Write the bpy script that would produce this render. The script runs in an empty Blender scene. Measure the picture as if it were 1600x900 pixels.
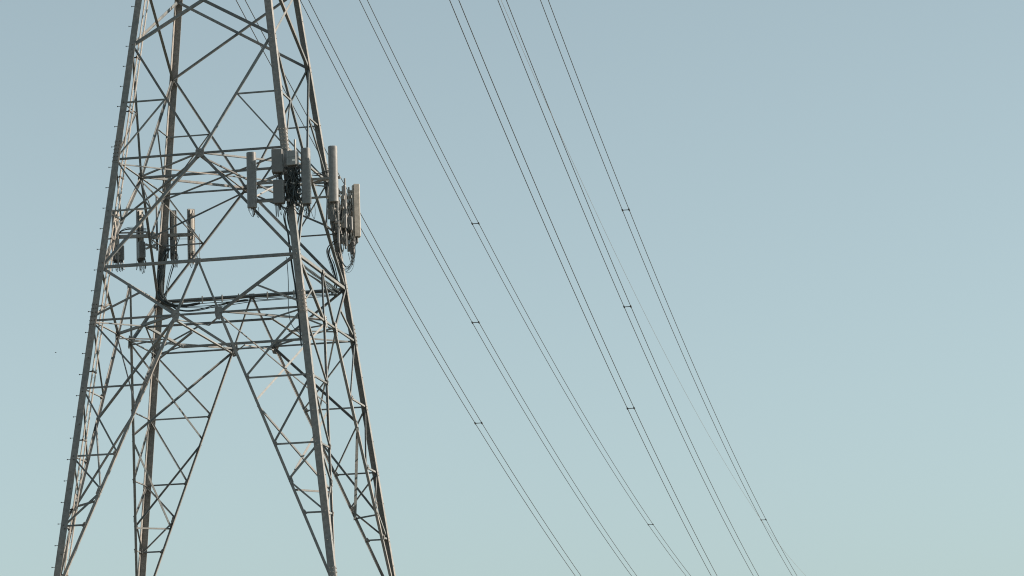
import bpy, bmesh, math, random
from mathutils import Vector, Matrix
random.seed(7)
S = bpy.context.scene
C = S.collection
R = math.radians

# ---------------------------------------------------------------- camera
# z = 0 is the camera's own height; the tower axis stands 143 m in front of it
CAM_Y = -143.102
cd = bpy.data.cameras.new('camera'); cam = bpy.data.objects.new('camera', cd); C.objects.link(cam)
Rv = Vector((0.99630625, -0.07916378, -0.03327095)); Uv = Vector((0.01815166, -0.18454528, 0.98265638)); Fv = Vector((0.08393079, 0.97963061, 0.18242666))
M = Matrix(((Rv.x, Uv.x, -Fv.x, 0), (Rv.y, Uv.y, -Fv.y, CAM_Y), (Rv.z, Uv.z, -Fv.z, 0), (0, 0, 0, 1)))
cam.matrix_world = M
cd.sensor_fit = 'HORIZONTAL'; cd.sensor_width = 36.0; cd.lens = 5307.08 / 1600 * 36.0
cd.clip_start = 0.5; cd.clip_end = 20000
S.camera = cam
S.render.resolution_x = 1024; S.render.resolution_y = 576

# ---------------------------------------------------------------- sky, sun, exposure
SUN_EL, SUN_AZ = R(27), R(96)          # azimuth clockwise from +Y
W = bpy.data.worlds.new('World'); S.world = W; W.use_nodes = True
nt = W.node_tree; nt.nodes.clear()
sky = nt.nodes.new('ShaderNodeTexSky'); sky.sky_type = 'NISHITA'; sky.sun_disc = False
sky.sun_elevation = SUN_EL; sky.sun_rotation = SUN_AZ
sky.altitude = 50; sky.air_density = 1.0; sky.dust_density = 1.2; sky.ozone_density = 1.0
hs = nt.nodes.new('ShaderNodeHueSaturation'); hs.inputs['Hue'].default_value = 0.5; hs.inputs['Saturation'].default_value = 0.38; hs.inputs['Value'].default_value = 1.0
bg = nt.nodes.new('ShaderNodeBackground'); bg.inputs['Strength'].default_value = 0.061
out = nt.nodes.new('ShaderNodeOutputWorld')
nt.links.new(sky.outputs[0], hs.inputs['Color']); tint = nt.nodes.new('ShaderNodeMix'); tint.data_type = 'RGBA'; tint.blend_type = 'MULTIPLY'; tint.inputs[0].default_value = 1.0
tint.inputs[7].default_value = (0.930, 1.100, 1.092, 1)
nt.links.new(hs.outputs[0], tint.inputs[6]); nt.links.new(tint.outputs[2], bg.inputs['Color']); nt.links.new(bg.outputs[0], out.inputs[0])
sd = bpy.data.lights.new('sun', 'SUN'); sd.energy = 5.0; sd.angle = R(0.53); sd.color = (1.0, 0.82, 0.66)
so = bpy.data.objects.new('sun', sd); C.objects.link(so)
sdir = Vector((math.sin(SUN_AZ) * math.cos(SUN_EL), math.cos(SUN_AZ) * math.cos(SUN_EL), math.sin(SUN_EL)))
so.rotation_euler = sdir.to_track_quat('Z', 'Y').to_euler(); so.location = (60, -10, 60)
S.view_settings.view_transform = 'Standard'; S.view_settings.look = 'None'; S.view_settings.gamma = 1
S.view_settings.use_curve_mapping = False
S.view_settings.exposure = 1.08
S.cycles.filter_width = 1.1

# ---------------------------------------------------------------- materials
def mat(name, col, rough=.6, metal=0., var=.12, scale=3., col2=None, bump=0., spec=.5, fine=None, piece=0., rmp=(.35, .68)):
    m = bpy.data.materials.new(name); m.use_nodes = True; t = m.node_tree; b = t.nodes['Principled BSDF']
    b.inputs['Roughness'].default_value = rough; b.inputs['Metallic'].default_value = metal
    b.inputs['Specular IOR Level'].default_value = spec
    tc = t.nodes.new('ShaderNodeTexCoord')
    n = t.nodes.new('ShaderNodeTexNoise'); n.inputs['Scale'].default_value = scale; n.inputs['Detail'].default_value = 6; n.inputs['Roughness'].default_value = .65
    t.links.new(tc.outputs['Object'], n.inputs['Vector'])
    cr = t.nodes.new('ShaderNodeValToRGB'); e = cr.color_ramp.elements
    c2 = col2 or tuple(max(0, c * (1 + var)) for c in col)
    e[0].position = rmp[0]; e[0].color = (*[c * (1 - var) for c in col], 1); e[1].position = rmp[1]; e[1].color = (*c2, 1)
    t.links.new(n.outputs['Fac'], cr.inputs['Fac'])
    src = cr.outputs['Color']
    if fine:
        n2 = t.nodes.new('ShaderNodeTexNoise'); n2.inputs['Scale'].default_value = fine; n2.inputs['Detail'].default_value = 4
        t.links.new(tc.outputs['Object'], n2.inputs['Vector'])
        mr = t.nodes.new('ShaderNodeMapRange'); mr.inputs['From Min'].default_value = .3; mr.inputs['From Max'].default_value = .7
        mr.inputs['To Min'].default_value = .78; mr.inputs['To Max'].default_value = 1.2
        t.links.new(n2.outputs['Fac'], mr.inputs['Value'])
        mx = t.nodes.new('ShaderNodeVectorMath'); mx.operation = 'SCALE'
        t.links.new(src, mx.inputs[0]); t.links.new(mr.outputs[0], mx.inputs['Scale']); src = mx.outputs[0]
    if piece:
        oi = t.nodes.new('ShaderNodeObjectInfo'); pr = t.nodes.new('ShaderNodeMapRange')
        pr.inputs['To Min'].default_value = 1 - piece; pr.inputs['To Max'].default_value = 1 + piece
        t.links.new(oi.outputs['Random'], pr.inputs['Value'])
        ms = t.nodes.new('ShaderNodeVectorMath'); ms.operation = 'SCALE'
        t.links.new(src, ms.inputs[0]); t.links.new(pr.outputs[0], ms.inputs['Scale']); src = ms.outputs[0]
    t.links.new(src, b.inputs['Base Color'])
    if bump:
        bp = t.nodes.new('ShaderNodeBump'); bp.inputs['Strength'].default_value = bump; bp.inputs['Distance'].default_value = .01
        t.links.new(n.outputs['Fac'], bp.inputs['Height']); t.links.new(bp.outputs[0], b.inputs['Normal'])
    return m
STEEL = mat('weathered_galvanised_steel', (.142, .163, .172), .62, .0, .12, .8, (.200, .185, .170), fine=9, piece=.24, spec=.35, rmp=(.45, .8))
LEGST = mat('weathered_leg_steel', (.176, .190, .194), .65, .0, .12, .6, (.220, .202, .186), fine=7, piece=.08, spec=.35, rmp=(.42, .78))
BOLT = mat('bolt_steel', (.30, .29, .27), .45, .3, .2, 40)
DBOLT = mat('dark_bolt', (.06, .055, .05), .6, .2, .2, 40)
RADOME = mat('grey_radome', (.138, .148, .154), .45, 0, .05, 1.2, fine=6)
RADIO = mat('radio_unit_grey', (.108, .118, .124), .5, 0, .06, 3)
PALE = mat('pale_painted_metal', (.36, .35, .32), .5, .0, .08, 4)
GALV = mat('galvanised_pipe', (.20, .20, .19), .5, .2, .15, 6)
BLACK = mat('black_cable_jacket', (.028, .040, .045), .45, 0, .3, 5)
COND = mat('weathered_aluminium_conductor', (.036, .042, .046), .6, .0, .2, 2)
RAIL = mat('bright_ladder_steel', (.33, .31, .285), .5, .1, .15, 4)
CERAM = mat('insulator_glass', (.12, .16, .15), .25, 0, .1, 4)
CONC = mat('concrete', (.38, .36, .33), .85, 0, .15, 2, bump=.3)
GRASS = mat('dry_grass_ground', (.10, .10, .075), .9, 0, .3, .15, (.15, .14, .10), bump=.6, fine=2)
BIRD = mat('dark_feathers', (.03, .03, .03), .7, 0, .2, 20)

# ---------------------------------------------------------------- helpers
def V(*a): return Vector(a)
def tag(o, label=None, cat=None, group=None, kind=None):
    if label: o['label'] = label
    if cat: o['category'] = cat
    if group: o['group'] = group
    if kind: o['kind'] = kind
    return o
def empty(name, loc, rz=0, label=None, cat=None, group=None):
    o = bpy.data.objects.new(name, None); C.objects.link(o); o.location = loc; o.rotation_euler = (0, 0, rz); o.empty_display_size = .3
    return tag(o, label, cat, group)
def obj(name, bm, m, parent=None, smooth=False, loc=None):
    me = bpy.data.meshes.new(name); bmesh.ops.recalc_face_normals(bm, faces=bm.faces); bm.to_mesh(me); bm.free()
    me.materials.append(m)
    if smooth:
        for f in me.polygons: f.use_smooth = True
    o = bpy.data.objects.new(name, me); C.objects.link(o)
    if parent: o.parent = parent
    if loc is not None: o.location = loc
    return o
def loft(bm, rings, cap=True):
    vs = [[bm.verts.new(p) for p in r] for r in rings]
    n = len(vs[0])
    for a, b in zip(vs, vs[1:]):
        for i in range(n): bm.faces.new((a[i], a[(i + 1) % n], b[(i + 1) % n], b[i]))
    if cap: bm.faces.new(vs[0][::-1]); bm.faces.new(vs[-1])
def angle_bar(bm, P, Q, n, w=.1, t=.012, flip=1, off=0., w2=None, up=False):
    """L-section from P to Q: one flange in the plane whose outward normal is n, the other pointing inward"""
    P = Vector(P); Q = Vector(Q); u = (Q - P).normalized(); n = (n - u * n.dot(u)).normalized(); v = n.cross(u).normalized()
    if (v.z < 0) != up: v = -v                        # second flange on the lower edge
    w2 = w2 or w; h = w / 2
    prof = [(-h, 0), (h, 0), (h, -t), (-h + t, -t), (-h + t, -w2), (-h, -w2)]
    rings = [[A + v * a + n * (b + off) for a, b in prof] for A in (P, Q)]
    loft(bm, rings)
def box(bm, c, s, rz=0., rx=0., axes=None):
    c = Vector(c)
    if axes is None:
        mt = Matrix.Rotation(rz, 3, 'Z') @ Matrix.Rotation(rx, 3, 'X'); axes = [mt @ Vector(e) for e in ((1, 0, 0), (0, 1, 0), (0, 0, 1))]
    x, y, z = [a * k / 2 for a, k in zip(axes, s)]
    loft(bm, [[c - x - y - z, c + x - y - z, c + x + y - z, c - x + y - z], [c - x - y + z, c + x - y + z, c + x + y + z, c - x + y + z]])
def frame(u):
    u = u.normalized(); a = Vector((0, 0, 1)) if abs(u.z) < .9 else Vector((1, 0, 0))
    x = u.cross(a).normalized(); return x, u.cross(x).normalized()
def tube(bm, pts, r, n=6, cap=True):
    pts = [Vector(p) for p in pts]; rings = []
    x, y = frame(pts[1] - pts[0])
    for i, p in enumerate(pts):
        d = (pts[min(i + 1, len(pts) - 1)] - pts[max(i - 1, 0)]).normalized()
        x = (x - d * x.dot(d)).normalized(); y = d.cross(x)
        rings.append([p + (x * math.cos(2 * math.pi * k / n) + y * math.sin(2 * math.pi * k / n)) * r for k in range(n)])
    loft(bm, rings, cap)
def smooth_path(ctrl, k=6):
    ctrl = [Vector(c) for c in ctrl]; P = [ctrl[0]] + ctrl + [ctrl[-1]]; o = []
    for i in range(1, len(P) - 2):
        a, b, c, d = P[i - 1:i + 3]
        for j in range(k):
            t = j / k
            o.append(.5 * ((2 * b) + (c - a) * t + (2 * a - 5 * b + 4 * c - d) * t * t + (3 * b - a - 3 * c + d) * t ** 3))
    o.append(ctrl[-1]); return o

# ---------------------------------------------------------------- terrain
def ground_h(x, y):
    def st(t): t = max(0, min(1, t)); return t * t * (3 - 2 * t)
    return -1.75 + 13.7 * st((y + 112) / 104) + .05 * math.sin(x * .11) * math.cos(y * .13)
def terrain():
    bm = bmesh.new()
    ax = sorted(set([-6000, -3000, -1500, -800, -400, -250] + list(range(-160, 161, 8)) + [250, 400, 800, 1500, 3000, 6000]))
    ay = sorted(set([-3000, -1500, -700, -400, -250] + list(range(-180, 61, 6)) + [90, 150, 300, 700, 1500, 3000, 6000, 9000]))
    g = [[bm.verts.new((x, y, ground_h(x, y))) for x in ax] for y in ay]
    for j in range(len(ay) - 1):
        for i in range(len(ax) - 1): bm.faces.new((g[j][i], g[j][i + 1], g[j + 1][i + 1], g[j + 1][i]))
    o = obj('ground', bm, GRASS, smooth=True); tag(o, kind='structure')
terrain()

# ---------------------------------------------------------------- lattice tower
TH = -0.26638; ZG = 12.0                     # heights below are measured from the camera; ZG is the ground at the tower
ZA, ZB, ZC, ZD = 37.047, 31.989, 27.293, 25.006
Z1, Z2, Z25, Z3, ZF = 22.13, 19.27, 17.82, 16.40, 13.42
ZN1, ZN2 = 21.15, 17.34
ZT = 50.5
def w(z): return 4.2 - 0.11749 * (z - ZC) if z < ZT else 4.2 - 0.11749 * (ZT - ZC)
FN = {'n': V(0, -1, 0), 'f': V(0, 1, 0), 'l': V(-1, 0, 0), 'r': V(1, 0, 0)}
def fp(f, x, z, off=.10):
    """point on face f; x in metres from the face's middle, towards +x (or +y)"""
    d = w(z) + off
    return {'n': V(x, -d, z - ZG), 'f': V(x, d, z - ZG), 'l': V(-d, x, z - ZG), 'r': V(d, x, z - ZG)}[f]
tower = empty('transmission_tower', (0, 0, ZG), TH, 'tall tapering steel lattice power pylon with four legs, braced by crossed angle bars', 'pylon')
T = tower
jit = [0]
def member(name, f, P, Q, wd=.1, flip=1, off=None, m=STEEL, nrm=None, t=.012, w2=None, up=False):
    jit[0] += 1
    bm = bmesh.new()
    o = -.012 - (jit[0] * 7 % 11) * .0023 if off is None else off
    angle_bar(bm, P, Q, nrm or FN[f], wd, t, flip, o, w2, up)
    return obj(name, bm, m, T)
def plate(f, pts, off=.004, t=.014):
    """gusset: polygon in face plane given as [(x, z)]"""
    bm = bmesh.new(); n = FN[f]
    a = [fp(f, x, z) + n * off for x, z in pts]
    loft(bm, [a, [p + n * t for p in a]])
    for x, z in pts[::2]:
        cx = sum(p[0] for p in pts) / len(pts); cz = sum(p[1] for p in pts) / len(pts)
        for k in (.35, .7):
            q = fp(f, cx + (x - cx) * k, cz + (z - cz) * k) + n * (off + t)
            tube(bm, [q, q + n * .022], .019, 6)
    return obj('gusset_plate', bm, LEGST, T)
CH0 = .21 * w(ZD)
def chx(z):                                   # inclined inner chord of the splayed lower legs
    k = (w(ZF) - CH0) / (ZD - ZF); return CH0 + k * (ZD - z)

legs = []
for sx, sy in ((-1, -1), (1, -1), (-1, 1), (1, 1)):
    bm = bmesh.new(); a = .29; t = .026
    def ring(z, extra=0, o=.135):
        q = w(z) + o
        pr = [(0, 0), (-a, 0), (-a, -t), (-t, -t), (-t, -a), (0, -a)]
        return [V(sx * (q + x), sy * (q + y), z - ZG) for x, y in pr]
    zs = [ZG + .3, ZF, ZD, ZC, ZB, ZA, 45, ZT, 60, 70.5]
    loft(bm, [ring(z) for z in zs])
    # splice plates with their rows of bolts
    for zc in (ZB + .35, ZD + .25, 38.6 + 3.4, ZF + .2):
        for ax in (0, 1):
            n = V(0, sy, 0) if ax == 0 else V(sx, 0, 0); tdir = V(sx, 0, 0) if ax == 0 else V(0, sy, 0)
            q0, q1 = w(zc - .5) + .135, w(zc + .5) + .135
            A = V(sx * q0, sy * q0, zc - .5 - ZG) - tdir * .14; B = V(sx * q1, sy * q1, zc + .5 - ZG) - tdir * .14
            d = (B - A)
            ring2 = lambda P, o: [P - tdir * .11 + n * .003, P + tdir * .11 + n * .003, P + tdir * .11 + n * o, P - tdir * .11 + n * o]
            loft(bm, [ring2(A, .016), ring2(B, .016)])
    nb = len(bm.faces); bb = bm
    # bolt heads of the splices and the joints, on the leg's own surface
    for zc in (ZB + .35, ZD + .25, ZF + .2):
        for ax in (0, 1):
            n = V(0, sy, 0) if ax == 0 else V(sx, 0, 0); tdir = V(sx, 0, 0) if ax == 0 else V(0, sy, 0)
            for k in range(6):
                for s in (-.06, .06):
                    z = zc - .42 + k * .168; q = w(z) + .135
                    P = V(sx * q, sy * q, z - ZG) - tdir * (.14 + s) + n * .014
                    tube(bb, [P, P + n * .035], .021, 6)
    for z in (ZA, ZA - .2, ZC, ZC + .18, ZC - .2, Z1, Z1 - .15, Z2, Z2 - .15, Z3, Z3 - .15, 34.49, 29.72, 20.6, 17.9, 15.2, 23.4, 39.1):
        for ax in (0, 1):
            n = V(0, sy, 0) if ax == 0 else V(sx, 0, 0); tdir = V(sx, 0, 0) if ax == 0 else V(0, sy, 0)
            q = w(z) + .135; P = V(sx * q, sy * q, z - ZG) - tdir * random.choice((.12, .17, .2)) + n * .002
            tube(bb, [P, P + n * .03], .022, 6)
    bm.faces.ensure_lookup_table()
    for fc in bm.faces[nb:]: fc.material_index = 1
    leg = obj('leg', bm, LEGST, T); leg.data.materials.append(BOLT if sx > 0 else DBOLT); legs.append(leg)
    # footing
    fb = bmesh.new(); q = w(ZG) + .0
    rings = []
    for zz, r in ((-.8, .75), (.12, .75), (.15, .5), (.42, .45)):
        rings.append([V(sx * q + r * math.cos(2 * math.pi * k / 20), sy * q + r * math.sin(2 * math.pi * k / 20), zz) for k in range(20)])
    loft(fb, rings); obj('concrete_footing', fb, CONC, T)
# climbing step bolts on the near left leg
z = 12.9; first = None
while z < 42:
    q = w(z) + .135
    P = V(-q, -q + .16, z - ZG)
    bm = bmesh.new()
    tube(bm, [P + V(.03, 0, 0), P - V(.17, 0, 0)], .0125, 6); tube(bm, [P - V(.165, 0, 0), P - V(.19, 0, .0)], .027, 6)
    tube(bm, [P - V(.002, 0, 0), P - V(.025, 0, 0)], .024, 6)
    obj('step_bolt', bm, DBOLT, legs[0])
    z += .894
# narrow ladder standing inside the same leg
def lad(x, y, z): q = w(z); return V(-q + x, -q + y, z - ZG)
LR = []
for dy in (.36, .78):
    bm = bmesh.new(); tube(bm, [lad(.13, dy, 12.6), lad(.13, dy, 49)], .032, 6)
    LR.append(obj('ladder_rail', bm, RAIL, T))
for i in range(78):
    z = 12.9 + i * .36
    bm = bmesh.new(); tube(bm, [lad(.13, .36, z), lad(.13, .78, z + (.06 if i % 2 else -.06))], .010, 5)
    obj('ladder_rung', bm, STEEL, LR[i % 2])
for z in (14.4, 17.1, 20.0, 22.9, 25.7, 28.6, 31.3, 34.2, 36.6, 39.4):
    bm = bmesh.new(); q = lad(.13, .57, z); box(bm, q, (.06, .56, .06)); box(bm, lad(.02, .4, z), (.26, .04, .05))
    obj('ladder_bracket', bm, DBOLT, T)

for f in 'nflr':
    s0 = 1
    def wx(z): return w(z)
    # crossed panel above A
    zc = 38.80; z2 = zc + (zc - ZA) * (w(zc) / w(ZA)) * .985
    for s in (-1, 1):
        member('diagonal_brace', f, fp(f, s * wx(ZA), ZA), fp(f, -s * wx(z2), z2), .125, s, -.012 if s > 0 else -.03, w2=.045 if f in 'lr' and s < 0 else None)
    # A to B
    for s in (-1, 1):
        A = fp(f, s * wx(ZA), ZA); G = fp(f, 0, ZB)
        member('diagonal_brace', f, A, G, .10, s)
        m_ = fp(f, s * .47 * wx(34.49), 34.49)
        member('short_brace', f, fp(f, s * wx(34.49), 34.49), m_, .065, 1)
        member('short_brace', f, m_, fp(f, s * wx(ZB) * .985, ZB + .12), .065, s)
        # B to C
        Cc = fp(f, s * wx(ZC), ZC)
        member('diagonal_brace', f, G, Cc, .12, s)
        m2 = fp(f, s * .54 * wx(29.72), 29.72)
        member('short_brace', f, fp(f, s * wx(29.72), 29.72), m2, .065, 1)
        member('short_brace', f, m2, fp(f, s * wx(ZB) * .985, ZB - .12), .065, s)
        # C to D : K brace, strut from the middle, sub brace
        Gd = fp(f, s * .21 * wx(ZD), ZD)
        member('diagonal_brace', f, Cc, Gd, .115, -s)
        member('diagonal_brace', f, fp(f, 0, ZC), Gd, .09, s)
        member('short_brace', f, fp(f, s * .581 * wx(26.07), 26.07), fp(f, s * wx(25.2), 25.2), .075, s)
        # inclined chord down to the foot
        member('inclined_chord', f, fp(f, s * CH0, ZD), fp(f, s * wx(ZF), ZF), .115, s, m=LEGST)
        # leg panels
        L = lambda z: fp(f, s * wx(z), z)
        K = lambda z: fp(f, s * chx(z), z)
        member('diagonal_brace', f, L(ZD - .08), K(Z1 + .08), .075, s)
        member('short_brace', f, L(Z1), K(Z1), .07, 1)
        member('diagonal_brace', f, L(Z1 - .08), K(Z2 + .08), .075, s)
        member('short_brace', f, L(Z2), K(Z2), .07, 1)
        member('diagonal_brace', f, L(Z2 - .08), K(Z25), .075, s)
        member('diagonal_brace', f, K(Z25 - .16), L(Z3), .075, -s)
        member('short_brace', f, L(Z3 - .03), K(Z3 - .03), .07, 1)
        # small plates on the chord
        for z, a in ((Z1 + .03, .13), (Z2 + .03, .13), (Z25 - .08, .2), (Z3 - .02, .12)):
            x = s * chx(z)
            dx, dz = (.42 * a * 1.1, a * .9)
            plate(f, [(x + s * .09, z + a * .6), (x + s * (.09 + .9 * a) * .5 - s * dx, z + a), (x - s * .04, z + a * .2 + dz * .2), (x + s * .05, z - a), (x + s * .17, z - a * .5)], .002, .012)
    # horizontals
    member('horizontal_beam', f, fp(f, -wx(ZB), ZB), fp(f, wx(ZB), ZB), .085, 1)
    member('horizontal_beam', f, fp(f, -wx(ZC), ZC), fp(f, wx(ZC), ZC), .125, 1)
    member('horizontal_beam', f, fp(f, -wx(ZD), ZD), fp(f, wx(ZD), ZD), .08, 1)
    # gussets
    a = .185; c = .05
    plate(f, [(-a, ZB - a + c), (-a + c, ZB - a), (a - c, ZB - a), (a, ZB - a + c), (a, ZB + a - c), (a - c, ZB + a), (-a + c, ZB + a), (-a, ZB + a - c)])
    for s in (-1, 1):
        x = s * .21 * wx(ZD)
        plate(f, [(x - s * .17, ZD + .24), (x + s * .14, ZD + .19), (x + s * .17, ZD - .02), (x + s * .04, ZD - .34), (x - s * .12, ZD - .3), (x - s * .06 - s * .13, ZD - .02)][::1])
    plate(f, [(-.12, ZC + .09), (.12, ZC + .09), (.14, ZC - .09), (.05, ZC - .17), (-.05, ZC - .17), (-.14, ZC - .09)])

# inner planes of the four splayed legs: X braces between the chords of two faces
corner = {('n', 'l'): (-1, -1), ('n', 'r'): (1, -1), ('f', 'l'): (-1, 1), ('f', 'r'): (1, 1)}
for (fa, fb), (sx, sy) in corner.items():
    Pa = lambda z: fp(fa, sx * chx(z), z); Pb = lambda z: fp(fb, sy * chx(z), z)
    nn = V(sx, sy, .25).normalized()
    member('diagonal_brace', 0, Pa(ZD - .1), Pb(ZN1), .04 if (sx, sy) == (1, -1) else .085, 1, -.01, nrm=nn); member('diagonal_brace', 0, Pb(ZD - .1), Pa(ZN1), .08, -1, -.03, nrm=nn, w2=.03 if sx < 0 else None)
    member('diagonal_brace', 0, Pa(ZN1 - .2), Pb(ZN2), .07, 1, -.01, nrm=nn); member('diagonal_brace', 0, Pb(ZN1 - .2), Pa(ZN2 + (.4 if sy < 0 else 0)), .14 if (sx, sy) == (1, 1) else .09, -1, -.03, nrm=nn, w2=.03 if (sx, sy) == (-1, 1) else None)
    member('short_brace', 0, Pa(ZN2), Pb(ZN2 - .03), .075, 1, 0, nrm=V(sx, sy, 0).normalized())
    # hip braces of panel B-C
    ma = fp(fa, sx * .54 * w(29.72), 29.72); mb = fp(fb, sy * .54 * w(29.72), 29.72)
    member('hip_brace', 0, fp(fa, 0, ZB - .1), mb, .065, 1, nrm=nn); member('hip_brace', 0, fp(fb, 0, ZB - .1), ma, .065, -1, nrm=nn)

# plan bracing at B
UPN = V(0, 0, -1)
def plan(P, Q, wd, z, k=0): member('plan_brace', 0, Vector((P[0], P[1], z - ZG)), Vector((Q[0], Q[1], z - ZG)), wd, 1, -.006 * (k % 5) - .01 * (jit[0] % 3), nrm=UPN)
b = w(ZB) + .06
mids = [(0, -b), (b, 0), (0, b), (-b, 0)]
for i in range(4): plan(mids[i], mids[(i + 1) % 4], .095, ZB - .03, i)
plan((-b, 0), (b, 0), .115, ZB - .10, 1)
plan((0, -b), (0, b), .07, ZB - .17, 2)
plan((-b, -b), (b, b), .06, ZB - .24, 3); plan((b, -b), (-b, b), .06, ZB - .31, 4)
# plan bracing at D
d = w(ZD) + .06; g = .21 * w(ZD)
G = lambda f, s: {'n': (s * g, -d), 'f': (s * g, d), 'l': (-d, s * g), 'r': (d, s * g)}[f]
mid = lambda a, c: ((a[0] + c[0]) / 2, (a[1] + c[1]) / 2)
cm = {}
for i, ((fa, fb), (sx, sy)) in enumerate(corner.items()):
    A, B = G(fa, sx), G(fb, sy); plan(A, B, .105 if sy < 0 else .08, ZD - .03, i)
    cm[(sx, sy)] = mid(A, B); plan((sx * d, sy * d), cm[(sx, sy)], .06, ZD - .1, i)
ringp = [(-1, -1), (1, -1), (1, 1), (-1, 1)]; fr = 'nrfl'
for i in range(4):
    a_, b_ = cm[ringp[i]], cm[ringp[(i + 1) % 4]]; plan(a_, b_, .10, ZD - .16, i); rm = mid(a_, b_)
    for s in (-1, 1): plan(G(fr[i], s), rm, .055, ZD - .22, i + (s > 0))
plan(G('n', -1), G('f', -1), .11, ZD - .28, 2)
plan((G('n', -1)[0], -2.0), (-d * .93, d * .9), .075, ZD - .34, 1)

# body and arms above the picture
UL = bmesh.new()
lv = [40.5, 44.0, 47.3, ZT, 53.4, 56.4, 59.6, 62.6, 66.0, 70.4]
for z0, z1 in zip(lv, lv[1:]):
    for f in 'nflr':
        angle_bar(UL, fp(f, -w(z0), z0), fp(f, w(z1), z1), FN[f], .1, .012, 1, -.01); angle_bar(UL, fp(f, w(z0), z0), fp(f, -w(z1), z1), FN[f], .1, .012, 1, -.04)
        angle_bar(UL, fp(f, -w(z1), z1), fp(f, w(z1), z1), FN[f], .1, .012, 1, -.06)
obj('upper_lattice', UL, STEEL, T)
for za in (55.6, 62.5, 69.3):
    for s in (-1, 1):
        bm = bmesh.new(); tip = V(s * 5.55, 0, za - ZG); ww = w(za)
        for y in (-1, 1):
            angle_bar(bm, V(s * ww, y * ww, za - ZG), tip, V(0, 0, -1), .12); angle_bar(bm, V(s * ww, y * ww, za + 1.9 - ZG), tip + V(0, 0, .05), V(0, y, 0), .1)
            for k in (.3, .6):
                p = V(s * ww, y * ww, za - ZG).lerp(tip, k); q = V(s * ww, y * ww, za + 1.9 - ZG).lerp(tip, k); angle_bar(bm, p, q, V(0, y, 0), .07)
        for k in (.25, .5, .75):
            angle_bar(bm, V(s * ww, -ww, za - ZG).lerp(tip, k), V(s * ww, ww, za - ZG).lerp(tip, k), V(0, 0, -1), .07)
        obj('cross_arm', bm, STEEL, T)

# ---------------------------------------------------------------- conductors
WP = {'P1': (-5.2343, 52.3284), 'P2': (-5.2106, 59.3173), 'P3': (-4.9982, 66.2501), 'P4': (5.6782, 51.864), 'P5': (5.7299, 58.793), 'P6': (5.8791, 65.4504)}
PHI = -0.012
wl = {'P1': 'leftmost twin power line, passing behind the pylon top and the far right antennas',
      'P2': 'second twin power line from the left, starting just right of the pylon top',
      'P3': 'third twin power line from the left, with a second spacer near its bottom',
      'P4': 'twin power line fourth from the left, its spacer in the lower half of the sky',
      'P5': 'second twin power line from the right, beside the faint thin wire at the top',
      'P6': 'rightmost twin power line, with spacers in its upper half and near the bottom'}
T1 = {'P1': 87.8, 'P2': 87.8, 'P3': 87.8, 'P4': 85.2, 'P5': 85.2, 'P6': 85.2}
T2 = {'P3': 174.3, 'P6': 171.1}
def rot(v): return V(v.x * math.cos(TH) - v.y * math.sin(TH), v.x * math.sin(TH) + v.y * math.cos(TH), v.z)
def wirepos(n, t, sag=(.2568, .000466)):
    X, z = WP[n]; return V(X + math.sin(PHI) * t, math.cos(PHI) * t, z - sag[0] * t + sag[1] * t * t - 16 * (max(0, t - 250) / 300) ** 2)
lat = V(math.cos(PHI), -math.sin(PHI), 0)
for n in WP:
    o = empty('conductor_bundle', rot(wirepos(n, 0)), TH, wl[n], 'power line', 'twin power lines descending to the right of the pylon')
    base = wirepos(n, 0)
    for s in (-.5, .5):
        bm = bmesh.new(); tube(bm, [wirepos(n, t) - base + lat * .457 * s for t in [i * 5.51 for i in range(101)]], .024, 6, True)
        obj('conductor_wire', bm, COND, o, True)
    t1 = T1[n]; step = (T2.get(n, t1 + 86.5) - t1)
    for i in range(-1, 6):
        t = t1 + step * i
        if t < 1 or t > 548: continue
        p = wirepos(n, t) - base; dr = (wirepos(n, t + 1) - wirepos(n, t)).normalized(); bm = bmesh.new()
        tube(bm, [p - lat * .2, p + lat * .2], .028, 6)
        for s in (-1, 1):
            c = p + lat * .2285 * s; tube(bm, [c - dr * .13, c + dr * .13], .055, 8)
            tube(bm, [c - lat * s * .06, c + lat * s * .03], .04, 8)
        obj('spacer', bm, COND, o)
    # insulator string up to the arm
    io = empty('insulator_string', rot(base), TH, 'hanging insulator string above the %s' % ('top edge of the picture, holding ' + wl[n][:60]), 'insulator')
    io['label'] = {'P1': 'insulator string under the lowest left pylon arm', 'P2': 'insulator string under the middle left pylon arm', 'P3': 'insulator string under the top left pylon arm',
                   'P4': 'insulator string under the lowest right pylon arm', 'P5': 'insulator string under the middle right pylon arm', 'P6': 'insulator string under the top right pylon arm'}[n]
    bm = bmesh.new(); tube(bm, [V(0, 0, .1), V(0, 0, 3.2)], .025, 6)
    for k in range(18): c = V(0, 0, .4 + k * .146); tube(bm, [c, c + V(0, 0, .03)], .127, 12)
    obj('insulator_discs', bm, CERAM, io)
    bm = bmesh.new(); box(bm, (0, 0, .06), (.5, .05, .12)); obj('yoke_plate', bm, GALV, io)
# thin shield wire of the neighbouring span
bm = bmesh.new(); gx, gz = 9.5149, 46.2308
gb = V(gx, 0, gz)
tube(bm, [V(math.sin(PHI) * t, math.cos(PHI) * t, -.1912 * t + .000557 * t * t - .0005 * max(0, t - 200) ** 2) for t in [i * 4 for i in range(-8, 110)]], .009, 5)
o = obj('thin_wire', bm, GALV, None, True, rot(gb)); o.rotation_euler = (0, 0, TH)
tag(o, 'very thin faint single wire crossing between the two rightmost twin power lines', 'wire')

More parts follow.
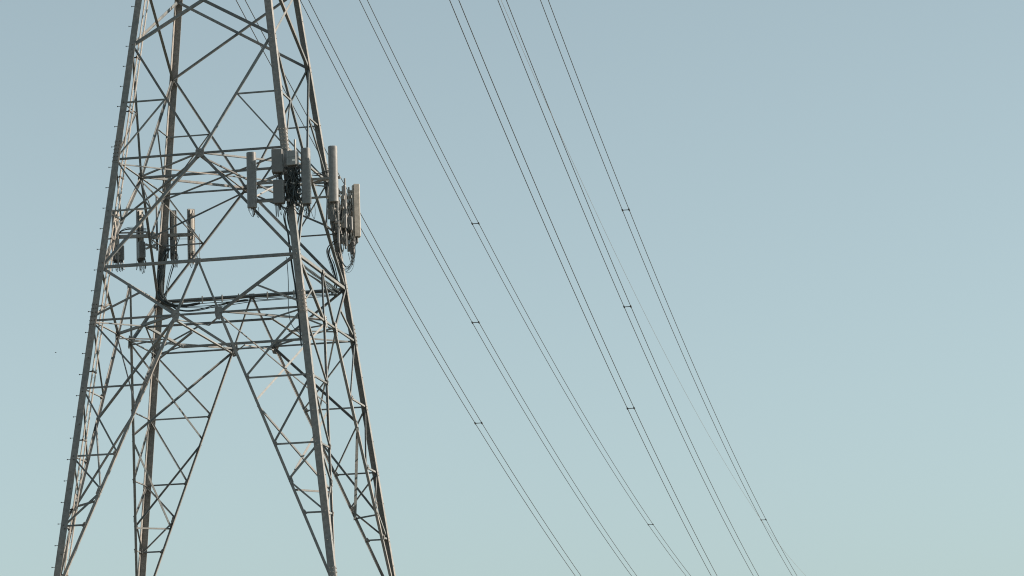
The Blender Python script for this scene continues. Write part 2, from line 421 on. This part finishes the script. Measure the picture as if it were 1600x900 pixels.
# ---------------------------------------------------------------- cell antennas on the tower
ZO = lambda z: z
def world(x, y, z): return rot(V(x, y, z))
def jumper(bm, p, drop, spread, r=.011, back=.12):
    a = p; b_ = p + V(spread * .4, back * .2, -drop * .55); c_ = p + V(spread, back * .6, -drop); d_ = p + V(spread * 1.2, back, -drop * .45); e_ = p + V(spread * .9, back * 1.3, .12)
    tube(bm, smooth_path([a, b_, c_, d_, e_], 5), r, 5)
def panel(x, y, zb, h, wd, dp, face, label, seed=0, rad=RADOME, group='cell antenna panels around the pylon', kind='round', drop=.38, nj=4, pipe_up=-.12):
    """face: direction the antenna looks, radians from tower -y, counter-clockwise"""
    random.seed(seed)
    o = empty('panel_antenna', world(x, y, zb), TH + face, label, 'antenna', group)
    bm = bmesh.new(); pts = []
    if kind == 'round':
        N = 14
        for i in range(N + 1):
            a_ = math.pi * i / N; pts.append((-(wd / 2) * math.cos(a_) if False else (wd / 2) * -math.copysign(abs(math.cos(a_)) ** .72, math.cos(a_)), -dp * .68 * math.sin(a_) ** .9))
        pts += [(wd / 2, dp * .25), (wd * .36, dp * .32), (-wd * .36, dp * .32), (-wd / 2, dp * .25)]
    else:
        r = .03; pts = [(-wd / 2 + r, -dp * .6), (wd / 2 - r, -dp * .6), (wd / 2, -dp * .6 + r), (wd / 2, dp * .4), (-wd / 2, dp * .4), (-wd / 2, -dp * .6 + r)]
    def rg(z, k): return [V(px * k, py * k, z) for px, py in pts]
    loft(bm, [rg(0, .93), rg(.02, 1), rg(h - .03, 1), rg(h, .94)])
    obj('radome', bm, rad, o)
    # aluminium back rail
    bm = bmesh.new(); box(bm, (0, dp * .4 + .03, h / 2), (wd * .5, .05, h * .96)); obj('back_rail', bm, PALE, o)
    bm = bmesh.new()
    for i in range(nj + 1):
        px = (i / nj - .5) * wd * .7; tube(bm, [V(px, 0, .005), V(px, 0, -.10)], .022, 8)
    obj('connector', bm, DBOLT, o)
    pp = dp * .4 + .20
    bm = bmesh.new(); tube(bm, [V(0, pp, -.25), V(0, pp, h + pipe_up)], .038, 10); obj('mounting_pipe', bm, GALV, o)
    for zz in (.28, h - .3):
        bm = bmesh.new(); box(bm, (0, pp - .09, zz), (.16, .2, .07)); box(bm, (0, pp, zz), (.13, .12, .12)); tube(bm, [V(-.11, pp, zz), V(.11, pp, zz)], .012, 6)
        obj('bracket', bm, GALV, o)
    bm = bmesh.new()
    for i in range(nj):
        px = (i / max(1, nj - 1) - .5) * wd * .7; jumper(bm, V(px, 0, -.08), drop * random.uniform(.7, 1.1), random.uniform(-.12, .16), .011, random.uniform(.08, .22))
    obj('jumper_cable', bm, BLACK, o)
    return o
panel(2.385, -4.38, 29.32, 2.36, .40, .22, R(-2), 'grey panel antenna left of the two radio boxes, two cable loops hanging below it', 1, nj=3, drop=.35)
panel(4.71, -4.38, 29.32, 2.36, .40, .22, R(-6), 'grey panel antenna just right of the near right leg, beside the small grey box', 2, nj=6, drop=.5)
panel(5.87, -4.38, 29.32, 2.36, .385, .24, R(14), 'grey panel antenna standing alone in front of the far right leg, highest panel of all', 3, nj=5, drop=.5)
# far right leg sector
panel(5.04, 3.25, 29.36, 2.34, .36, .26, R(112), 'sunlit pale panel antenna, rightmost of the far right cluster', 4, kind='box', nj=4, rad=mat('sunlit_tone_radome', (.225, .22, .20), .5, 0, .07, 2, fine=6))  # sunlight on this panel is painted in as a paler radome colour
panel(4.72, 4.2, 29.30, 2.34, .36, .24, R(112), 'grey panel antenna behind the sunlit pale one in the far right cluster', 5, kind='box', nj=4)
panel(4.74, 2.35, 29.6, 1.9, .22, .14, R(104), 'narrow panel antenna at the left side of the far right cluster', 6, kind='box', nj=4, rad=RADIO)
# far left leg sector
panel(-6.15, 4.15, 29.25, 2.3, .30, .17, R(222), 'leftmost of the four panel antennas around the far left leg, nearest the step bolts', 7, kind='box', nj=5, drop=.5, rad=RADIO)
panel(-5.08, 4.35, 29.22, 2.28, .30, .17, R(222), 'second panel antenna from the left of the four around the far left leg', 8, kind='box', nj=5, drop=.48)
panel(-3.60, 4.55, 29.22, 2.2, .30, .18, R(190), 'narrow dark panel antenna close against the right side of the far left leg', 9, kind='box', nj=4, rad=RADIO, drop=.3)
panel(-2.74, 4.40, 29.10, 2.3, .32, .17, R(214), 'panel antenna with a sunlit back, rightmost of the four on the far left leg', 10, kind='box', nj=3, drop=.3)

def radio(name, x, y, zt, h, wd, dp, face, label, seed, m=RADIO, nj=5, drop=.35, cat='radio unit', group='radio boxes beside the near right leg'):
    random.seed(seed)
    o = empty(name, world(x, y, zt - h), TH + face, label, cat, group)
    bm = bmesh.new(); c = .03
    def rg(z, k=1.): return [V(a * k, b_ * k, z) for a, b_ in ((-wd / 2 + c, -dp / 2), (wd / 2 - c, -dp / 2), (wd / 2, -dp / 2 + c), (wd / 2, dp / 2), (-wd / 2, dp / 2), (-wd / 2, -dp / 2 + c))]
    loft(bm, [rg(0, .9), rg(.03), rg(h - .03), rg(h, .9)]); obj('housing', bm, m, o)
    bm = bmesh.new()
    for i in range(9): box(bm, (wd / 2 + .012, -dp / 2 + .06 + i * (dp - .12) / 8, h / 2), (.03, .012, h * .86))
    obj('cooling_fins', bm, m, o)
    bm = bmesh.new()
    for i in range(nj + 1):
        px = (i / nj - .5) * wd * .75; tube(bm, [V(px, -.04, .01), V(px, -.04, -.09)], .022, 8)
    obj('connector', bm, DBOLT, o)
    bm = bmesh.new()
    for i in range(nj): jumper(bm, V((i / nj - .45) * wd * .75, -.04, -.07), drop * random.uniform(.6, 1.15), random.uniform(-.02, .28), .012, random.uniform(.05, .2))
    obj('jumper_cable', bm, BLACK, o)
    bm = bmesh.new(); box(bm, (0, dp / 2 + .06, h * .5), (wd * .4, .12, h * .6)); obj('bracket', bm, GALV, o)
    return o
radio('radio_unit', 3.52, -4.45, 31.70, 1.0, .46, .42, R(10), 'upper of the two grey radio boxes on the left of the near right leg', 21, drop=.22)
radio('radio_unit', 3.56, -4.45, 30.40, 1.0, .44, .34, R(4), 'lower of the two grey radio boxes, with a skirt of looping cables', 22, drop=.42)
radio('junction_box', 4.17, -4.50, 31.58, .62, .44, .3, R(-4), 'small light grey box with a white sticker on the near right leg', 23, m=mat('light_grey_housing', (.19, .21, .22), .45, 0, .06, 4), nj=6, drop=.5, cat='box', group=None)
bm = bmesh.new(); box(bm, V(.10, -.154, .2), (.12, .006, .08)); st = obj('sticker', bm, mat('white_sticker', (.75, .75, .72), .5), bpy.data.objects['junction_box'])
bm = bmesh.new(); box(bm, V(0, -.153, .34), (.37, .005, .012)); box(bm, V(-.09, -.153, .34), (.012, .005, .5)); obj('cover_seam', bm, RADIO, bpy.data.objects['junction_box'])
o = empty('rod_aerial', world(4.28, -4.42, 31.58), TH, 'short grey rod aerial standing above the small light grey box', 'antenna')
bm = bmesh.new(); tube(bm, [V(0, 0, .02), V(0, 0, .50)], .045, 10); obj('aerial_tube', bm, GALV, o)
bm = bmesh.new(); tube(bm, [V(0, 0, -.25), V(0, 0, .04)], .06, 10); obj('base_clamp', bm, DBOLT, o)

def mount(name, bars, pipes, label, small=(), group='steel antenna mounts on the pylon'):
    x0, y0, z0 = bars[0][0]
    o = empty(name, world(x0, y0, z0), TH, label, 'antenna mount', group); B = V(x0, y0, z0)
    for P, Q, r in bars:
        bm = bmesh.new(); P = Vector(P) - B; Q = Vector(Q) - B; u = (Q - P).normalized(); s_ = V(0, 0, 1) if abs(u.z) < .9 else V(1, 0, 0); v_ = u.cross(s_).normalized(); s_ = v_.cross(u)
        box(bm, (P + Q) / 2, ((Q - P).length, r * 2, r * 2), axes=[u, v_, s_]); obj('cross_bar', bm, GALV, o)
    for P, Q, r in pipes:
        bm = bmesh.new(); tube(bm, [Vector(P) - B, Vector(Q) - B], r, 8); obj('pipe', bm, RADIO, o)
    return o
mount('antenna_mount', [((2.2, -4.12, 30.40), (6.1, -4.12, 30.40), .05), ((2.2, -4.12, 29.62), (6.1, -4.12, 29.62), .04),
      ((3.86, -4.1, 30.25), (3.86, -3.6, 30.25), .06), ((3.95, -4.1, 29.75), (3.95, -3.6, 29.75), .06), ((5.9, -4.1, 30.40), (3.95, -3.3, 30.35), .035)],
      [((3.52, -4.15, 29.2), (3.52, -4.15, 31.7), .04), ((4.25, -4.2, 29.3), (4.25, -4.2, 31.5), .04)], 'horizontal steel mount carrying the three panels on the near right leg')
mount('antenna_mount', [((4.45, 1.9, 30.6), (4.45, 5.0, 30.6), .05), ((4.45, 1.9, 29.8), (4.45, 5.0, 29.8), .04), ((4.4, 3.9, 30.6), (3.8, 3.9, 30.6), .07), ((4.4, 3.9, 29.8), (3.9, 3.9, 29.8), .07)],
      [((4.52, 2.0, 28.9), (4.52, 2.0, 32.0), .05), ((4.68, 2.75, 28.9), (4.68, 2.75, 31.9), .045), ((4.5, 3.4, 28.9), (4.5, 3.4, 31.5), .04), ((4.45, 2.4, 28.8), (4.45, 2.4, 31.3), .035)], 'steel mount of the crowded far right antenna cluster')
mount('antenna_mount', [((-6.3, 4.1, 30.32), (-4.55, 4.1, 30.25), .075), ((-6.2, 4.05, 30.48), (-4.55, 4.05, 30.42), .03), ((-3.85, 4.12, 30.22), (-2.55, 4.12, 30.18), .07), ((-4.55, 4.1, 30.25), (-3.85, 4.1, 30.22), .05),
      ((-4.7, 4.05, 30.3), (-4.15, 4.05, 30.15), .10), ((-4.7, 3.95, 29.85), (-4.2, 4.0, 29.65), .05), ((-4.7, 3.95, 29.65), (-4.2, 4.0, 29.85), .04)],
      [((-4.27, 4.25, 29.6), (-4.27, 4.25, 32.05), .045), ((-3.76, 4.2, 29.2), (-3.76, 4.2, 31.4), .035), ((-4.0, 4.3, 29.3), (-4.0, 4.3, 31.2), .03), ((-2.3, 4.15, 29.1), (-2.3, 4.15, 30.2), .012)], 'steel mount holding the panels around the far left leg')

# small radio heads hung behind the panels of the two far sectors
def head(x, y, z, h, wd, dp, face, label, seed, m=RADIO, group='small radio heads behind the far antennas'):
    return radio('radio_transceiver', x, y, z, h, wd, dp, face, label, seed, m, 4, .35, 'radio unit', group)
head(4.30, 2.9, 31.0, .55, .28, .2, R(100), 'upper left small radio head in the far right antenna cluster', 31)
head(4.30, 3.7, 30.9, .7, .3, .22, R(100), 'small radio head behind the middle of the far right cluster', 32)
head(4.85, 2.9, 30.2, .6, .26, .2, R(100), 'lower small radio head in the middle of the far right cluster', 33)
head(4.75, 3.6, 29.25, .55, .28, .2, R(100), 'lowest radio head hanging under the far right cluster', 34)
head(-6.0, 4.2, 29.95, .7, .36, .26, R(30), 'small radio head on the leftmost far panel', 35)
head(-4.93, 4.05, 30.0, .75, .28, .26, R(30), 'small radio head low on the second far panel', 36)
head(4.25, 2.3, 30.6, .7, .34, .26, R(100), 'radio head at the left edge of the far right antenna cluster', 41)
head(4.45, 3.1, 29.9, .8, .34, .26, R(100), 'large low radio head behind the far right cluster', 42)
head(-3.95, 4.25, 31.0, .6, .26, .22, R(20), 'small radio head high beside the far left leg', 43)
head(-4.45, 4.0, 30.38, .22, .32, .25, R(20), 'small pale box beside the far left leg', 37, PALE)
head(-3.5, 4.2, 30.0, .6, .24, .2, R(10), 'small radio head low beside the narrow dark panel', 38)
head(-2.62, 4.15, 30.9, .5, .16, .12, R(30), 'small radio head high on the rightmost far left panel', 39, PALE)
head(-2.66, 4.15, 29.95, .6, .16, .12, R(30), 'small radio head low on the rightmost far left panel', 40, PALE)

# ---------------------------------------------------------------- cables
def cables(name, ctrl, n, spread, r, label, seed, cat='cables', k=7, m=BLACK, fan=None):
    random.seed(seed)
    base = Vector(ctrl[0]); o = empty(name, world(*base), TH, label, cat)
    for i in range(n):
        dx, dy, dz = (random.uniform(-1, 1) * spread[j] for j in range(3))
        pts = []
        for j, c in enumerate(ctrl):
            wob = .25
            pts.append(Vector(c) - base + V(dx + random.uniform(-1, 1) * spread[0] * wob, dy + random.uniform(-1, 1) * spread[1] * wob, dz + random.uniform(-1, 1) * spread[2] * wob))
        bm = bmesh.new(); tube(bm, smooth_path(pts, k), r * random.uniform(.7, 1.25), 6); obj('cable', bm, m, o)
    return o
# tangle under the junction box
random.seed(50)
o = empty('cable_tangle', world(4.15, -4.2, 30.9), TH, 'dense dark tangle of cables on the near right leg between the boxes and the panel', 'cables')
for i in range(38):
    x = random.uniform(-.38, .30); y = random.uniform(-.3, .1); bm = bmesh.new()
    pts = [V(x, y, .05)]
    for k in range(1, 5): pts.append(V(x * .8 + random.uniform(-.22, .22), y + random.uniform(-.12, .12), .05 - k * random.uniform(.28, .42)))
    tube(bm, smooth_path(pts, 5), random.uniform(.014, .028), 6); obj('cable', bm, BLACK, o)
for i in range(9):
    x = random.uniform(-.3, .45); z = random.uniform(-1.5, -.1); bm = bmesh.new()
    box(bm, (x, random.uniform(-.36, -.2), z), (random.uniform(.05, .1), .05, random.uniform(.04, .1))); obj('cable_clamp', bm, GALV, o)
for i in range(12):
    bm = bmesh.new(); x = random.uniform(0, .5); z = random.uniform(-1.9, -1.0)
    tube(bm, smooth_path([V(x, -.1, z + .5), V(x + .2, -.2, z + .1), V(x + .1, -.1, z - .25), V(x - .15, 0, z)], 6), .013, 6); obj('cable', bm, BLACK, o)
for i in range(3):
    bm = bmesh.new(); box(bm, (-.12 + .02 * i, -.02, -.35 - .42 * i), (.5, .22, .26)); obj('splice_box', bm, mat('black_box', (.03, .033, .035), .5) if i == 0 else BLACK, o)
def lp(sx, sy, z, ox=0, oy=0): q = w(z) + .135; return (sx * (q + ox), sy * (q + oy), z)
cables('feeder_cable_bundle', [(4.1, -4.15, 29.6), lp(1, -1, 29.0, -.42, -.1), lp(1, -1, 28.2, -.40, -.3), lp(1, -1, 27.5, -.40, -.3), lp(1, -1, 26.6, -.36, -.3), lp(1, -1, 25.6, -.34, -.3), lp(1, -1, 24.6, -.34, -.3), lp(1, -1, 23.4, -.36, -.3)], 6, (.08, .05, .1), .021,
       'dark cables running down the inner side of the near right leg', 51)
cables('loose_cable', [lp(1, -1, 27.2, -.62, -.3), lp(1, -1, 26.2, -.66, -.3), lp(1, -1, 25.0, -.78, -.3), lp(1, -1, 24.3, -.72, -.3), lp(1, -1, 23.8, -.36, -.3), lp(1, -1, 23.3, -.16, -.3)], 1, (0, 0, 0), .017, 'single loose black cable bowing left of the near right leg at the waist', 52)
# from near right sector along the right face to the far face
cables('face_cable_run', [lp(1, -1, 28.0, -.2, -.5), (4.1, -3.6, 27.15), (4.1, -2.4, 27.0), (4.1, -1.2, 27.0), (4.1, 0, 27.02), (4.1, 1.6, 27.0), (4.1, 2.8, 27.02), (4.0, 3.7, 27.1), (3.6, 4.05, 27.15)], 8, (.08, .1, .13), .022,
       'bundle of black cables along the sloping right face beam to the far leg', 53, k=6)
cables('far_leg_cable_bundle', [(4.2, 3.5, 29.4), lp(1, 1, 29.0, -.5, -.4), lp(1, 1, 28.3, -.45, -.3), lp(1, 1, 27.6, -.4, -.3), (3.75, 4.0, 27.0)], 5, (.09, .06, .05), .018, 'dark cables dropping behind the far right leg', 54)
cables('dripping_cable_loops', [(4.75, 3.5, 29.2), (4.8, 3.6, 28.8), (4.68, 3.7, 28.35), (4.4, 3.8, 28.15), (4.1, 3.9, 28.5), (4.0, 3.9, 28.9)], 9, (.10, .2, .2), .009, 'fan of thin cable loops hanging below the far right cluster', 55)
random.seed(80)
o = empty('cable_tangle', world(4.5, 3.0, 30.9), TH, 'dense tangle of cables and clamps in the middle of the far right antenna cluster', 'cables')
for i in range(30):
    y = random.uniform(-1.0, 1.0); x = random.uniform(-.1, .3); bm = bmesh.new(); L_ = random.uniform(.9, 2.1)
    pts = [V(x, y, random.uniform(-.3, .4))]
    for k in range(1, 5): pts.append(V(x + random.uniform(-.12, .12), y + random.uniform(-.25, .25), pts[0].z - L_ * k / 4))
    tube(bm, smooth_path(pts, 5), random.uniform(.012, .022), 6); obj('cable', bm, BLACK, o)
for i in range(14):
    bm = bmesh.new(); box(bm, (random.uniform(-.1, .3), random.uniform(-1, 1), random.uniform(-1.3, .5)), (.16, .14, random.uniform(.06, .2))); obj('cable_clamp', bm, GALV if i % 3 else BLACK, o)
# horizontal tray on the far face
o = empty('cable_tray', world(-3.6, 4.2, 27.2), TH, 'long dark cable tray across the far side of the pylon waist', 'cable tray')
bm = bmesh.new(); box(bm, (3.6, -.06, .02), (7.2, .16, .06)); obj('tray', bm, BLACK, o)
random.seed(56)
for i in range(5):
    bm = bmesh.new(); zz = [.0 - .03 * i + random.uniform(-.02, .02) for _ in range(9)]
    tube(bm, smooth_path([V(j * .9, -.22 - .02 * i, zz[j] - .035 * i * math.sin(math.pi * min(1, j / 4)) - .03 * i) for j in range(9)], 5), .017, 6); obj('tray_cable', bm, BLACK, o)
for x in (.55, 1.45, 2.35, 3.1, 4.4, 5.6):
    bm = bmesh.new(); box(bm, (x, -.28, -.02), (.05, .04, .34)); obj('tray_clip', bm, GALV, o)
# big bundle down the far left leg into the tray
cables('feeder_cable_bundle', [(-3.75, 4.05, 29.6), (-3.9, 3.95, 29.1), (-4.02, 3.9, 28.4), (-4.1, 3.9, 27.9), (-4.0, 3.9, 27.4), (-3.62, 3.95, 27.08), (-3.1, 3.98, 26.98), (-2.4, 4.0, 27.04)], 13, (.13, .1, .05), .024,
       'thick black cable bundle curving off the far left leg into the long tray', 57)
cables('hanging_cable', [(-3.1, 4.0, 30.2), (-3.4, 4.0, 29.4), (-3.42, 3.95, 28.9), (-3.6, 3.95, 28.3), (-3.75, 3.95, 27.7), (-3.85, 3.95, 27.1)], 3, (.06, .05, .05), .018, 'slack dark cables right of the thick bundle on the far left leg', 58)
cables('sagging_cable', [(-3.9, 3.95, 27.5), (-3.5, 3.95, 26.95), (-3.0, 3.95, 26.75), (-2.4, 3.97, 26.75), (-1.6, 4.0, 26.88), (-.8, 4.02, 27.0), (-.1, 4.05, 27.04)], 2, (.04, .03, .03), .02, 'sagging black cable under the left part of the long tray', 59)
cables('bridging_cable', [(-6.1, 4.1, 30.15), (-6.0, 4.05, 30.45), (-5.6, 4.0, 30.62), (-5.1, 4.0, 30.6), (-4.7, 4.0, 30.5)], 4, (.06, .04, .07), .014, 'short dark cables arching between the two leftmost far panels', 60)
cables('bridging_cable', [(-3.7, 4.1, 30.02), (-3.2, 4.1, 30.0), (-2.7, 4.1, 29.95), (-2.45, 4.1, 29.8)], 1, (.03, .02, .03), .011, 'thin cable reaching to the rightmost panel of the far left leg', 61)
cables('bridging_cable', [(4.9, -4.1, 30.62), (5.2, -4.1, 30.60), (5.6, -4.1, 30.70), (5.9, -4.1, 30.72)], 3, (.03, .02, .05), .018, 'short dark cables between the two right panels of the near right leg', 62)

# ---------------------------------------------------------------- a bird far off
o = empty('bird', rot(V(-36.08, 86.8, 40.0)), 0, 'tiny dark bird far off in the open sky left of the pylon', 'bird')
o.scale = (.42, .42, .42)
bm = bmesh.new()
rings = []
for t, r in ((-.16, .004), (-.13, .02), (-.06, .04), (.02, .042), (.09, .028), (.12, .022), (.15, .024), (.175, .012), (.2, .002)):
    rings.append([V(t, r * math.cos(2 * math.pi * k / 8), r * math.sin(2 * math.pi * k / 8)) for k in range(8)])
loft(bm, rings); bo = obj('body', bm, BIRD, o, True)
for s in (-1, 1):
    bm = bmesh.new(); loft(bm, [[V(.06, s * .02, .01), V(-.05, s * .02, .01), V(-.05, s * .02, .02), V(.06, s * .02, .02)], [V(.05, s * .15, .06), V(-.05, s * .14, .06), V(-.05, s * .14, .064), V(.05, s * .15, .066)], [V(-.02, s * .27, .03), V(-.05, s * .26, .03), V(-.05, s * .26, .032), V(-.02, s * .27, .033)]])
    obj('wing', bm, BIRD, o)

for o in bpy.data.objects:
    if 'label' in o and len(o['label'].split()) > 16: print('LONG', o['label'])
